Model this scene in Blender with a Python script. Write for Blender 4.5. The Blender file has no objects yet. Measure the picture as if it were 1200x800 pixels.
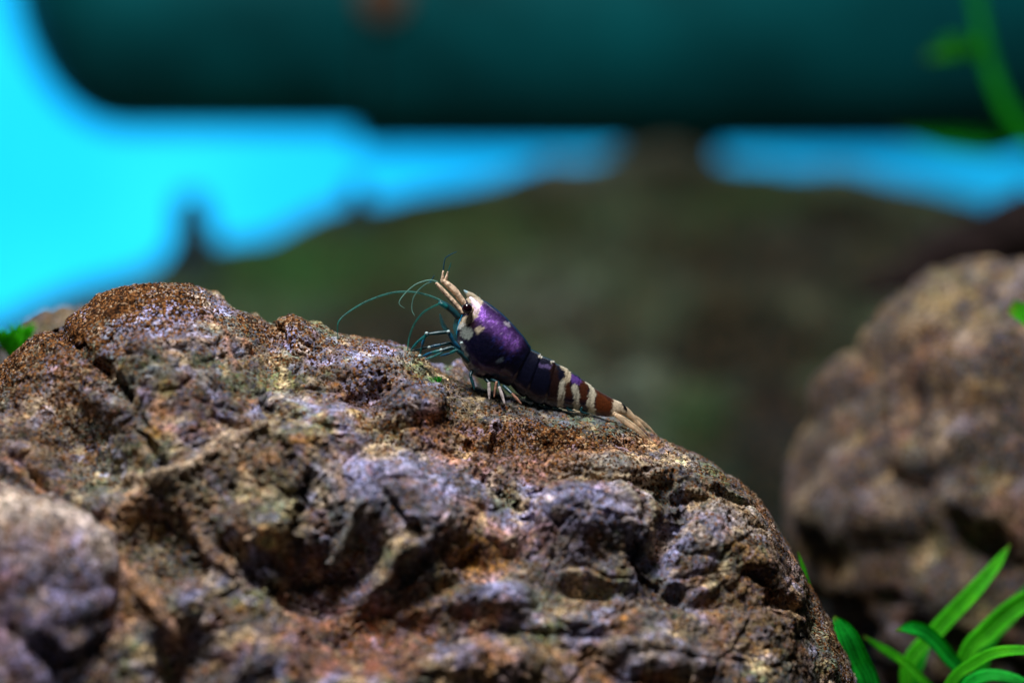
import bpy, bmesh, math, random
import numpy as np
from mathutils import Vector, Matrix

random.seed(7)
rng = np.random.default_rng(11)
scene = bpy.context.scene
COL = scene.collection
scene.unit_settings.system = 'METRIC'
scene.unit_settings.scale_length = 0.01          # one unit is one centimetre

# ------------------------------------------------------------------ camera
DIST, PITCH, LENS = 25.0, math.radians(5.0), 100.0
CAM = np.array([0.0, -DIST * math.cos(PITCH), DIST * math.sin(PITCH)])
FWD = np.array([0.0, math.cos(PITCH), -math.sin(PITCH)])
UPV = np.array([0.0, math.sin(PITCH), math.cos(PITCH)])
FPX = 1200.0 * LENS / 36.0
cam_data = bpy.data.cameras.new('camera')
cam = bpy.data.objects.new('camera', cam_data)
COL.objects.link(cam)
cam.location = CAM
cam.rotation_euler = (math.pi / 2 - PITCH, 0, 0)
cam_data.lens = LENS
cam_data.sensor_width = 36.0
cam_data.clip_start = 0.5
cam_data.clip_end = 600.0
cam_data.dof.use_dof = True
cam_data.dof.focus_distance = DIST - 0.12
cam_data.dof.aperture_fstop = 0.1 / (2 * 0.44)   # aperture radius 0.44 cm
scene.camera = cam

# ------------------------------------------------------------------ world, lamps, exposure
world = bpy.data.worlds.new('World')
scene.world = world
world.use_nodes = True
bg = world.node_tree.nodes['Background']
bg.inputs[0].default_value = (0.55, 0.75, 0.85, 1)
bg.inputs[1].default_value = 0.018

def area(name, loc, target, sx, sy, energy, color):
    d = bpy.data.lights.new(name, 'AREA')
    d.shape = 'RECTANGLE'
    d.size, d.size_y, d.energy, d.color = sx, sy, energy, color
    o = bpy.data.objects.new(name, d)
    COL.objects.link(o)
    o.location = loc
    o.rotation_euler = (Vector(target) - Vector(loc)).to_track_quat('-Z', 'Y').to_euler()
    return o
area('overhead_lamp', (-4.0, -7.0, 24.0), (0.3, -0.6, -1.0), 8.0, 5.0, 10900.0, (0.985, 0.975, 0.99))
area('overhead_lamp', (2.0, 13.0, 28.0), (0.0, 22.0, 0.0), 40.0, 6.0, 3100.0, (0.88, 1.0, 0.95))  # second lamp, added overhead so the rear slope gets enough light
area('background_lamp', (-17.0, 90.0, -3.0), (-14.0, 52.0, -2.0), 26.0, 16.0, 33000.0, (0.75, 0.95, 1.0))

scene.render.engine = 'CYCLES'
scene.cycles.use_denoising = True
scene.cycles.max_bounces = 6
scene.cycles.diffuse_bounces = 3
scene.cycles.sample_clamp_indirect = 6.0
scene.view_settings.view_transform = 'Standard'
scene.view_settings.look = 'None'
scene.view_settings.gamma = 1.0
scene.view_settings.use_curve_mapping = False
scene.view_settings.exposure = 0.0

# ------------------------------------------------------------------ helpers
def at(px, py, Y=0.0):
    """point on the vertical plane y = Y seen at that place of the 1200 x 800 photograph"""
    d = FWD + np.array([1.0, 0, 0]) * (px - 600) / FPX + UPV * (400 - py) / FPX
    return CAM + d * ((Y - CAM[1]) / d[1])

def project(P):
    R = P - CAM
    dep = R @ FWD
    return 600 + FPX * R[:, 0] / dep, 400 - FPX * (R @ UPV) / dep

def hash_u(ix, iy, iz, seed):
    with np.errstate(over='ignore'):
        h = (ix.astype(np.uint32) * np.uint32(374761393) + iy.astype(np.uint32) * np.uint32(668265263)
             + iz.astype(np.uint32) * np.uint32(2147483647) + np.uint32(seed) * np.uint32(1274126177))
        h ^= h >> np.uint32(13)
        h *= np.uint32(1274126177)
        h ^= h >> np.uint32(16)
        h *= np.uint32(2246822519)
        h ^= h >> np.uint32(13)
    return h

def perlin(P, seed=0):
    P = P.astype(np.float32)
    I = np.floor(P).astype(np.int64)
    f = P - I
    u = f * f * f * (f * (f * 6 - 15) + 10)
    out = np.zeros(len(P), np.float32)
    for dx in (0, 1):
        wx = u[:, 0] if dx else 1 - u[:, 0]
        for dy in (0, 1):
            wy = u[:, 1] if dy else 1 - u[:, 1]
            for dz in (0, 1):
                wz = u[:, 2] if dz else 1 - u[:, 2]
                h = hash_u(I[:, 0] + dx, I[:, 1] + dy, I[:, 2] + dz, seed)
                gx = ((h & np.uint32(1023)).astype(np.float32) / 511.5 - 1)
                gy = (((h >> np.uint32(10)) & np.uint32(1023)).astype(np.float32) / 511.5 - 1)
                gz = (((h >> np.uint32(20)) & np.uint32(1023)).astype(np.float32) / 511.5 - 1)
                out += wx * wy * wz * (gx * (f[:, 0] - dx) + gy * (f[:, 1] - dy) + gz * (f[:, 2] - dz))
    return out * 1.4

def fbm(P, octaves=4, seed=0, gain=0.5, ridged=False):
    s, a, t = np.zeros(len(P), np.float32), 1.0, 0.0
    for k in range(octaves):
        n = perlin(P * (2.03 ** k) + 17.3 * k, seed + k)
        s += a * ((1 - 2 * np.abs(n)) if ridged else n)
        t += a
        a *= gain
    return s / t

def worley(P, seed=0):
    """distances to the nearest two scattered points and a random number of the nearest"""
    P = P.astype(np.float32)
    I = np.floor(P).astype(np.int64)
    f = P - I
    F1 = np.full(len(P), 9, np.float32)
    F2 = F1.copy()
    ID = np.zeros(len(P), np.uint32)
    for dx in (-1, 0, 1):
        for dy in (-1, 0, 1):
            for dz in (-1, 0, 1):
                h = hash_u(I[:, 0] + dx, I[:, 1] + dy, I[:, 2] + dz, seed)
                ax = dx + (h & np.uint32(1023)).astype(np.float32) / 1023 - f[:, 0]
                ay = dy + ((h >> np.uint32(10)) & np.uint32(1023)).astype(np.float32) / 1023 - f[:, 1]
                az = dz + ((h >> np.uint32(20)) & np.uint32(1023)).astype(np.float32) / 1023 - f[:, 2]
                d = ax * ax + ay * ay + az * az
                m = d < F1
                F2 = np.where(m, F1, np.minimum(F2, d))
                ID = np.where(m, h, ID)
                F1 = np.where(m, d, F1)
    r = ((ID * np.uint32(2654435761)) >> np.uint32(8)).astype(np.float32) / float(1 << 24)
    return np.sqrt(F1), np.sqrt(F2), r

def sstep(a, b, x):
    t = np.clip((x - a) / (b - a), 0, 1)
    return t * t * (3 - 2 * t)

def seg_dist(px, py, pts):
    """distance of pixels to a polyline"""
    full = np.full(px.shape, 1e4)
    P = np.array(pts, float)
    near = np.flatnonzero((px > P[:, 0].min() - 45) & (px < P[:, 0].max() + 45) & (py > P[:, 1].min() - 45) & (py < P[:, 1].max() + 45))
    px, py = px[near], py[near]
    best = np.full(px.shape, 1e4)
    for (x0, y0), (x1, y1) in zip(pts[:-1], pts[1:]):
        vx, vy = x1 - x0, y1 - y0
        t = np.clip(((px - x0) * vx + (py - y0) * vy) / (vx * vx + vy * vy + 1e-9), 0, 1)
        best = np.minimum(best, np.hypot(px - x0 - t * vx, py - y0 - t * vy))
    full[near] = best
    return full

def mix(a, b, m):
    return a + (np.asarray(b) - a) * m[:, None]

def mesh_obj(name, V, F, mat, parent=None, smooth=True, attrs=None):
    me = bpy.data.meshes.new(name)
    V = np.asarray(V, np.float32)
    if isinstance(F, np.ndarray):
        n = F.shape[1]
        me.vertices.add(len(V))
        me.vertices.foreach_set('co', V.ravel())
        me.loops.add(F.size)
        me.loops.foreach_set('vertex_index', F.ravel().astype(np.int32))
        me.polygons.add(len(F))
        me.polygons.foreach_set('loop_start', np.arange(0, F.size, n, dtype=np.int32))
        me.update(calc_edges=True)
    else:
        me.from_pydata([tuple(map(float, v)) for v in V], [], F)
        me.update()
    me.validate()
    if smooth:
        me.polygons.foreach_set('use_smooth', np.ones(len(me.polygons), bool))
    for k, a in (attrs or {}).items():
        if a.ndim == 2:
            at_ = me.attributes.new(k, 'FLOAT_COLOR', 'POINT')
            at_.data.foreach_set('color', np.c_[np.clip(a, 0, 1), np.ones(len(a))].astype(np.float32).ravel())
        else:
            at_ = me.attributes.new(k, 'FLOAT', 'POINT')
            at_.data.foreach_set('value', a.astype(np.float32))
    me.materials.append(mat)
    o = bpy.data.objects.new(name, me)
    COL.objects.link(o)
    if parent is not None:
        o.parent = parent
        o.matrix_parent_inverse = Matrix.Translation(parent.location).inverted()
    return o

def empty(name, loc):
    o = bpy.data.objects.new(name, None)
    COL.objects.link(o)
    o.location = loc
    o.empty_display_size = 0.3
    return o

def tag(o, label=None, category=None, group=None, kind=None):
    for k, v in (('label', label), ('category', category), ('group', group), ('kind', kind)):
        if v:
            o[k] = v
    return o

def grid_faces(nu, nv, wrap=False):
    i = np.arange(nu - 1)[:, None]
    j = np.arange(nv if wrap else nv - 1)[None, :]
    j2 = (j + 1) % nv
    a, b, c, d = i * nv + j, i * nv + j2, (i + 1) * nv + j2, (i + 1) * nv + j
    return np.stack([a, b, c, d], -1).reshape(-1, 4)

def grid_normals(G):
    du = np.gradient(G, axis=0)
    dv = np.gradient(G, axis=1)
    N = np.cross(du, dv)
    N /= np.linalg.norm(N, axis=2, keepdims=True) + 1e-9
    return N

def smooth_pts(pts, n):
    """Catmull-Rom through the points"""
    P = np.asarray(pts, float)
    if len(P) == 2:
        t = np.linspace(0, 1, n)[:, None]
        return P[0] * (1 - t) + P[1] * t
    Q = np.vstack([2 * P[0] - P[1], P, 2 * P[-1] - P[-2]])
    out = []
    for s in np.linspace(0, len(P) - 1, n):
        k = min(int(s), len(P) - 2)
        t = s - k
        p0, p1, p2, p3 = Q[k:k + 4]
        out.append(0.5 * (2 * p1 + (p2 - p0) * t + (2 * p0 - 5 * p1 + 4 * p2 - p3) * t * t + (3 * p1 - p0 - 3 * p2 + p3) * t ** 3))
    return np.array(out)

def tube(pts, radii, n=24, m=10, flat=1.0):
    """tapered tube through points; flat < 1 squashes it sideways"""
    C = smooth_pts(pts, n)
    R = np.interp(np.linspace(0, 1, n), np.linspace(0, 1, len(radii)), radii)
    T = np.gradient(C, axis=0)
    T /= np.linalg.norm(T, axis=1, keepdims=True) + 1e-9
    ref = np.array([0, 1.0, 0])
    V = []
    for c, t, r in zip(C, T, R):
        a = np.cross(ref, t)
        if np.linalg.norm(a) < 1e-3:
            a = np.array([1.0, 0, 0])
        a /= np.linalg.norm(a)
        b = np.cross(t, a)
        for k in range(m):
            an = 2 * math.pi * k / m
            V.append(c + r * (math.cos(an) * a + flat * math.sin(an) * b))
    V += [C[0] - T[0] * R[0] * 0.5, C[-1] + T[-1] * R[-1] * 0.5]
    F = [list(f) for f in grid_faces(n, m, True)]
    e0, e1 = n * m, n * m + 1
    for k in range(m):
        F.append([e0, (k + 1) % m, k])
        F.append([e1, (n - 1) * m + k, (n - 1) * m + (k + 1) % m])
    return np.array(V), F

def join(parts):
    V, F, o = [], [], 0
    for v, f in parts:
        V.append(np.asarray(v))
        F += [[i + o for i in q] for q in f]
        o += len(v)
    return np.vstack(V), F

# ------------------------------------------------------------------ materials
def new_mat(name):
    m = bpy.data.materials.new(name)
    m.use_nodes = True
    nt = m.node_tree
    return m, nt, nt.nodes['Principled BSDF'], nt.nodes['Material Output']

def node(nt, kind, **kw):
    n = nt.nodes.new(kind)
    for k, v in kw.items():
        if k in n.inputs:
            n.inputs[k].default_value = v
        else:
            setattr(n, k, v)
    return n

def ramp(nt, fac, stops):
    r = nt.nodes.new('ShaderNodeValToRGB')
    e = r.color_ramp.elements
    while len(e) < len(stops):
        e.new(0.5)
    for el, (p, c) in zip(e, stops):
        el.position = p
        el.color = (*c, 1) if len(c) == 3 else c
    nt.links.new(fac, r.inputs[0])
    return r.outputs[0]

def mixc(nt, fac, a, b, blend='MIX'):
    n = nt.nodes.new('ShaderNodeMix')
    n.data_type = 'RGBA'
    n.blend_type = blend
    for idx, v in ((0, fac), (6, a), (7, b)):
        if hasattr(v, 'is_linked'):
            nt.links.new(v, n.inputs[idx])
        else:
            n.inputs[idx].default_value = v if idx == 0 else (*v, 1)
    return n.outputs[2]

def rock_material(name, grain=1.0, gain=1.0, hue_mix=0.26):
    m, nt, bs, out = new_mat(name)
    L = nt.links.new
    co = node(nt, 'ShaderNodeTexCoord').outputs['Object']
    tint = node(nt, 'ShaderNodeAttribute', attribute_name='tint').outputs['Color']
    speck = node(nt, 'ShaderNodeAttribute', attribute_name='speck').outputs['Fac']
    v1 = node(nt, 'ShaderNodeTexVoronoi', Scale=26.0 * grain)
    v2 = node(nt, 'ShaderNodeTexVoronoi', Scale=58.0 * grain)
    n1 = node(nt, 'ShaderNodeTexNoise', Scale=12.0 * grain, Detail=6.0, Roughness=0.65)
    n2 = node(nt, 'ShaderNodeTexNoise', Scale=45.0 * grain, Detail=4.0, Roughness=0.7)
    wn = node(nt, 'ShaderNodeTexNoise', Scale=30.0 * grain, Detail=2.0)
    warp = nt.nodes.new('ShaderNodeVectorMath'); warp.operation = 'MULTIPLY_ADD'
    L(co, wn.inputs['Vector']); L(wn.outputs['Color'], warp.inputs[0])
    warp.inputs[1].default_value = (0.03, 0.03, 0.03); L(co, warp.inputs[2])
    for v in (v1, v2):
        L(warp.outputs[0], v.inputs['Vector'])
    for n in (n1, n2):
        L(co, n.inputs['Vector'])
    sep = nt.nodes.new('ShaderNodeSeparateColor'); L(v1.outputs['Color'], sep.inputs[0])
    sep2 = nt.nodes.new('ShaderNodeSeparateColor'); L(v2.outputs['Color'], sep2.inputs[0])
    # grains of different brightness
    g1 = ramp(nt, sep.outputs[0], [(0.0, (0.08,) * 3), (0.3, (0.6,) * 3), (0.7, (1.25,) * 3), (1.0, (1.9,) * 3)])
    g2 = ramp(nt, sep2.outputs[0], [(0.0, (0.25,) * 3), (0.5, (0.95,) * 3), (1.0, (1.5,) * 3)])
    c = mixc(nt, 0.75, tint, g1, 'MULTIPLY')
    c = mixc(nt, 0.70, c, g2, 'MULTIPLY')
    nn = ramp(nt, n1.outputs['Fac'], [(0.30, (0.40,) * 3), (0.5, (0.95,) * 3), (0.72, (1.75,) * 3)])
    c = mixc(nt, 0.85, c, nn, 'MULTIPLY')
    # hue variety: ochre, lavender and olive grains
    hue = ramp(nt, sep.outputs[1], [(0.0, (0.20, 0.10, 0.045)), (0.18, (0.26, 0.20, 0.13)), (0.40, (0.26, 0.25, 0.38)), (0.62, (0.12, 0.15, 0.08)), (0.8, (0.36, 0.35, 0.40)), (1.0, (0.62, 0.47, 0.32))])
    c = mixc(nt, hue_mix, c, hue)
    # loose brown and ochre detritus specks
    sp = ramp(nt, sep2.outputs[1], [(0.0, (0.010, 0.006, 0.004)), (0.45, (0.045, 0.018, 0.007)), (0.72, (0.16, 0.060, 0.018)), (0.90, (0.30, 0.13, 0.04)), (1.0, (0.45, 0.34, 0.23))])
    th = nt.nodes.new('ShaderNodeMath'); th.operation = 'GREATER_THAN'
    ad = nt.nodes.new('ShaderNodeMath'); ad.operation = 'ADD'
    L(sep2.outputs[2], ad.inputs[0]); L(speck, ad.inputs[1])
    L(ad.outputs[0], th.inputs[0]); th.inputs[1].default_value = 0.95
    c = mixc(nt, th.outputs[0], c, sp)
    if gain != 1.0:
        c = mixc(nt, 1.0, c, (gain,) * 3, 'MULTIPLY')
    L(c, bs.inputs['Base Color'])
    bs.inputs['Roughness'].default_value = 0.8
    bs.inputs['Specular IOR Level'].default_value = 0.06
    h = nt.nodes.new('ShaderNodeMath'); h.operation = 'ADD'
    L(n2.outputs['Fac'], h.inputs[0])
    inv = nt.nodes.new('ShaderNodeMath'); inv.operation = 'MULTIPLY'; inv.inputs[1].default_value = -1.2
    L(v2.outputs['Distance'], inv.inputs[0]); L(inv.outputs[0], h.inputs[1])
    b = node(nt, 'ShaderNodeBump', Strength=0.55, Distance=0.02 / grain)
    L(h.outputs[0], b.inputs['Height'])
    L(b.outputs['Normal'], bs.inputs['Normal'])
    return m

def plain_mat(name, color, rough=0.5, spec=0.4, var=0.25, scale=8.0, translucent=0.0, bump=0.0, tcol=None, clear=0.0):
    m, nt, bs, out = new_mat(name)
    L = nt.links.new
    co = node(nt, 'ShaderNodeTexCoord').outputs['Object']
    n = node(nt, 'ShaderNodeTexNoise', Scale=scale, Detail=5.0)
    L(co, n.inputs['Vector'])
    f = ramp(nt, n.outputs['Fac'], [(0.3, (1 - var,) * 3), (0.7, (1 + var,) * 3)])
    c = mixc(nt, 1.0, color, f, 'MULTIPLY')
    L(c, bs.inputs['Base Color'])
    bs.inputs['Roughness'].default_value = rough
    bs.inputs['Specular IOR Level'].default_value = spec
    if bump:
        b = node(nt, 'ShaderNodeBump', Strength=bump, Distance=0.02)
        L(n.outputs['Fac'], b.inputs['Height']); L(b.outputs['Normal'], bs.inputs['Normal'])
    if translucent:
        tr = nt.nodes.new('ShaderNodeBsdfTranslucent')
        L(mixc(nt, 1.0, tcol or color, f, 'MULTIPLY'), tr.inputs['Color'])
        ms = nt.nodes.new('ShaderNodeMixShader')
        ms.inputs[0].default_value = translucent
        L(bs.outputs[0], ms.inputs[1]); L(tr.outputs[0], ms.inputs[2])
        L(ms.outputs[0], out.inputs['Surface'])
        if clear:                                    # watery, part see-through tissue
            tp = nt.nodes.new('ShaderNodeBsdfTransparent')
            m2 = nt.nodes.new('ShaderNodeMixShader')
            m2.inputs[0].default_value = clear
            L(ms.outputs[0], m2.inputs[1]); L(tp.outputs[0], m2.inputs[2])
            L(m2.outputs[0], out.inputs['Surface'])
    return m

M_rock = rock_material('encrusted_rock')
M_far_rock = rock_material('distant_rock', grain=0.45, hue_mix=0.02)

# ------------------------------------------------------------------ back panel of the tank, lit from behind
def back_panel():
    m, nt, bs, out = new_mat('frosted_blue_film')
    tr = nt.nodes.new('ShaderNodeBsdfTranslucent')
    n = node(nt, 'ShaderNodeTexNoise', Scale=0.16, Detail=4.0)
    nt.links.new(node(nt, 'ShaderNodeTexCoord').outputs['Object'], n.inputs['Vector'])
    c = ramp(nt, n.outputs['Fac'], [(0.3, (0.008, 0.40, 0.80)), (0.7, (0.018, 0.50, 0.88))])
    nt.links.new(c, tr.inputs['Color'])
    nt.links.new(tr.outputs[0], out.inputs['Surface'])
    n_u, n_v = 13, 7
    V = [(x, 52.0, z) for x in np.linspace(-75, 75, n_u) for z in np.linspace(-8, 42, n_v)]
    o = mesh_obj('tank_back_panel', np.array(V), grid_faces(n_u, n_v), m, smooth=False)
    tag(o, kind='structure')
back_panel()

# ------------------------------------------------------------------ substrate that climbs to the back of the tank
SKY = [(-700, 540), (-300, 460), (-80, 408), (0, 376), (60, 348), (130, 322), (190, 304), (260, 286), (330, 270), (400, 244),
       (470, 228), (560, 214), (650, 190), (740, 176), (790, 174), (850, 190), (930, 200), (1010, 204), (1080, 214),
       (1150, 234), (1230, 258), (1400, 290), (1900, 410)]
YS = 26.0
def substrate():
    xs = np.linspace(-42, 42, 330)
    ys = np.concatenate([np.linspace(-30, 5, 60), np.linspace(5.2, 34, 240), np.linspace(34.5, 52, 30)])
    sky = np.array([at(a, b, YS) for a, b in SKY])
    zs = np.interp(xs, sky[:, 0], sky[:, 2])
    X, Y = np.meshgrid(xs, ys, indexing='ij')
    t = np.clip((Y - 6.0) / (YS - 6.0), 0, 1)
    rise = t ** 0.8
    Z = -5.2 + (zs[:, None] + 5.2) * rise
    Z = np.where(Y > YS, zs[:, None] - 0.06 * (Y - YS) ** 1.4, Z)
    Z = np.maximum(Z, -5.2)
    P = np.stack([X, Y, Z], -1)
    flat = P.reshape(-1, 3).copy()
    F1, F2, ID = worley(flat * 0.55 + 3, 5)
    f1, f2, id2 = worley(flat * 1.6, 9)
    amp = np.clip((YS + 1.5 - flat[:, 1]) / 5.0, 0.18, 1) * np.clip((flat[:, 1] + 4) / 8, 0.25, 1)
    flat[:, 2] += (0.9 * (0.5 - F1) + 0.35 * (0.5 - f1) + 0.25 * fbm(flat * 0.8, 3, 4)) * amp
    tint = np.tile(np.array([0.15, 0.14, 0.135]), (len(flat), 1))
    n = fbm(flat * 0.16 + 5, 3, 21)
    px, py = project(flat)
    tint = mix(tint, (0.10, 0.13, 0.055), sstep(-0.10, 0.25, n))
    tint = mix(tint, (0.13, 0.105, 0.13), sstep(0.0, 0.3, fbm(flat * 0.2 + 40, 3, 31)))
    tint = mix(tint, (0.24, 0.22, 0.20), (id2 > 0.82) * 0.7)
    tint = mix(tint, (0.085, 0.14, 0.05), (ID > 0.72) * 0.5)
    for (cx, cy, rx, ry, c, w) in [(330, 310, 170, 55, (0.050, 0.190, 0.040), .9), (600, 270, 160, 50, (0.065, 0.13, 0.040), .8), (880, 235, 140, 30, (0.055, 0.15, 0.03), .85),
                                   (930, 310, 210, 60, (0.055, 0.040, 0.045), .9), (700, 420, 110, 90, (0.15, 0.14, 0.13), .7), (900, 400, 120, 80, (0.10, 0.09, 0.08), .7), (765, 435, 60, 45, (0.10, 0.095, 0.085), .8),
                                   (815, 500, 40, 40, (0.06, 0.17, 0.04), .8), (640, 210, 60, 25, (0.16, 0.12, 0.11), .5)]:
        tint = mix(tint, c, w * np.exp(-((px - cx) / rx) ** 2 - ((py - cy) / ry) ** 2))
    tint = tint * np.array([0.35, 0.46, 0.36]) * np.clip(1.0 + 2.4 * fbm(flat * 0.42 + 8, 3, 61), 0.25, 2.2)[:, None]
    tint = tint * np.where(id2 > 0.9, 1.5, 1.0)[:, None]
    tint = mix(tint, (0.007, 0.0065, 0.006), sstep(15.0, 8.0, flat[:, 1]))       # dark soil, painted blacker to hold the shade between the rocks
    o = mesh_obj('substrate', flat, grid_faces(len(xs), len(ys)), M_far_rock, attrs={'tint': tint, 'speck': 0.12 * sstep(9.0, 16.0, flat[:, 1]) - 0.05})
    tag(o, kind='structure')
substrate()

# ------------------------------------------------------------------ the main rock
RIDGE = [(-420, 760), (-260, 640), (-120, 520), (-40, 458), (0, 432), (45, 402), (85, 374), (115, 349), (140, 340), (175, 335), (215, 335), (238, 342), (255, 356),
         (300, 374), (320, 384), (332, 376), (352, 378), (385, 393), (420, 402), (455, 407), (480, 413), (497, 424), (512, 440), (530, 450), (560, 459), (590, 466),
         (630, 478), (690, 489), (720, 495), (745, 506), (775, 518), (800, 530), (840, 552), (878, 584), (897, 604), (922, 644),
         (944, 691), (963, 713), (981, 751), (1004, 802), (1044, 900), (1100, 1010), (1200, 1120)]
# bumps and hollows: place, half sizes, turn, height in cm
LUMPS = [(488, 476, 36, 24, -8, .17), (470, 478, 14, 18, 0, .04), (690, 610, 74, 36, 6, .30), (650, 600, 34, 34, 0, .06), (842, 634, 56, 46, 25, .24), (722, 556, 92, 18, 6, .14),
         (806, 580, 50, 16, 18, .12), (580, 702, 42, 22, 0, .20), (770, 772, 68, 24, 4, .20), (205, 405, 100, 46, 16, .12),
         (345, 388, 26, 12, 22, .06), (410, 432, 48, 18, 10, .08), (455, 440, 30, 16, 10, .06), (470, 592, 78, 44, 22, .20), (330, 545, 80, 44, 10, .16),
         (300, 620, 46, 36, 0, .20), (540, 600, 40, 40, 0, .10), (900, 745, 46, 34, 40, .08), (895, 690, 40, 40, 40, .12), (640, 508, 60, 14, 6, .07),
         (660, 545, 60, 16, 0, .05), (240, 470, 70, 32, 20, .12), (180, 450, 40, 28, 40, .10), (60, 430, 50, 36, -35, .14), (30, 520, 40, 55, 0, .16),
         (385, 505, 55, 26, 12, .10), (560, 780, 80, 26, 0, .16), (690, 740, 70, 24, 4, .10), (480, 640, 44, 24, -20, .12), (360, 740, 34, 28, 0, .10), (285, 760, 40, 40, 0, .14),
         (98, 525, 52, 46, 25, -.42), (148, 552, 30, 26, 0, -.14), (195, 640, 60, 44, 12, -.40), (392, 668, 62, 34, -28, -.50), (345, 660, 30, 20, 0, -.18),
         (425, 732, 95, 42, 4, -.50), (225, 775, 44, 44, 0, -.45), (582, 519, 7, 15, 8, -.20), (848, 594, 30, 6, 12, -.20), (687, 688, 30, 13, 6, -.26),
         (600, 650, 30, 16, 0, -.12), (432, 466, 26, 9, -8, -.16), (770, 655, 14, 34, 10, -.16), (770, 700, 80, 12, 8, -.14), (520, 470, 12, 12, 0, -.06), (905, 712, 16, 8, 20, -.14),
         (478, 668, 26, 12, -40, -.20), (500, 690, 60, 12, -10, -.16), (560, 665, 34, 12, 30, -.14)]
# cracks and raised threads: path, half width, depth or height
CRACKS = [([(70, 388), (98, 415), (128, 440), (150, 470)], 8, -.17), ([(160, 498), (176, 520), (190, 540)], 8, -.18), ([(250, 500), (300, 512), (330, 532), (345, 562)], 6, -.15),
          ([(28, 545), (70, 580), (118, 610)], 7, -.18), ([(310, 480), (360, 500), (400, 520)], 5, -.10), ([(540, 520), (600, 540), (640, 530)], 5, -.07),
          ([(620, 585), (640, 572), (720, 572), (770, 580)], 5, -.08), ([(765, 590), (800, 596), (850, 598), (880, 600)], 5, -.12), ([(560, 560), (600, 590), (618, 630)], 7, -.14),
          ([(365, 570), (352, 605), (345, 640)], 8, -.18), ([(430, 560), (448, 600), (480, 640)], 6, -.12), ([(500, 640), (530, 660), (560, 650)], 6, -.13),
          ([(740, 650), (760, 680), (800, 700)], 7, -.14), ([(790, 610), (778, 640)], 7, -.14), ([(860, 680), (900, 700), (930, 720)], 6, -.12), ([(320, 384), (340, 410), (380, 425)], 4, -.08),
          ([(590, 735), (650, 745), (740, 750)], 7, -.10), ([(150, 420), (190, 440), (230, 436)], 4, -.05), ([(640, 500), (700, 512), (760, 528)], 4, -.06), ([(260, 640), (300, 680), (350, 700)], 8, -.14)]
THREADS = [([(120, 382), (150, 365), (190, 353), (235, 352)], 3.0, .03, (0.52, 0.40, 0.34)), ([(190, 416), (235, 411), (262, 408), (292, 418)], 3.0, .03, (0.55, 0.38, 0.26)),
           ([(240, 382), (256, 400), (262, 420), (272, 440)], 4.0, .03, (0.55, 0.26, 0.16)), ([(280, 413), (295, 420)], 3.0, .03, (0.55, 0.20, 0.05)),
           ([(308, 424), (320, 430), (330, 434), (318, 420), (345, 427)], 2.0, .02, (0.6, 0.42, 0.20)), ([(150, 545), (180, 562), (222, 548), (250, 530), (292, 516)], 8.0, .08, (0.66, 0.47, 0.30)),
           ([(214, 588), (236, 618), (252, 645), (272, 672)], 5.0, .08, (0.30, 0.17, 0.09)), ([(0, 572), (40, 592), (90, 618)], 5, .05, (0.34, 0.30, 0.26)), ([(100, 620), (138, 662), (170, 702), (208, 742)], 9, .12, (0.55, 0.27, 0.12)), ([(390, 640), (420, 600)], 5, .08, (0.22, 0.22, 0.18)),
           ([(340, 690), (360, 735), (390, 765)], 4, .06, (0.38, 0.15, 0.09)), ([(430, 760), (470, 780), (500, 745)], 3, .05, (0.34, 0.14, 0.07)), ([(640, 576), (690, 568), (760, 574)], 5, .02, (0.60, 0.46, 0.28)),
           ([(720, 590), (735, 620)], 4, .02, (0.60, 0.50, 0.36)), ([(800, 600), (850, 612), (880, 640)], 4, .02, (0.55, 0.38, 0.2)), ([(375, 530), (400, 545), (398, 590)], 4, .03, (0.48, 0.30, 0.2))]
LAV, CREAM, RUST, OLIVE, ORANGE, GREEN, UMBER = (0.29, 0.29, 0.44), (0.62, 0.48, 0.31), (0.25, 0.098, 0.030), (0.125, 0.14, 0.060), (0.42, 0.19, 0.05), (0.055, 0.14, 0.03), (0.10, 0.055, 0.035)
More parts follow.
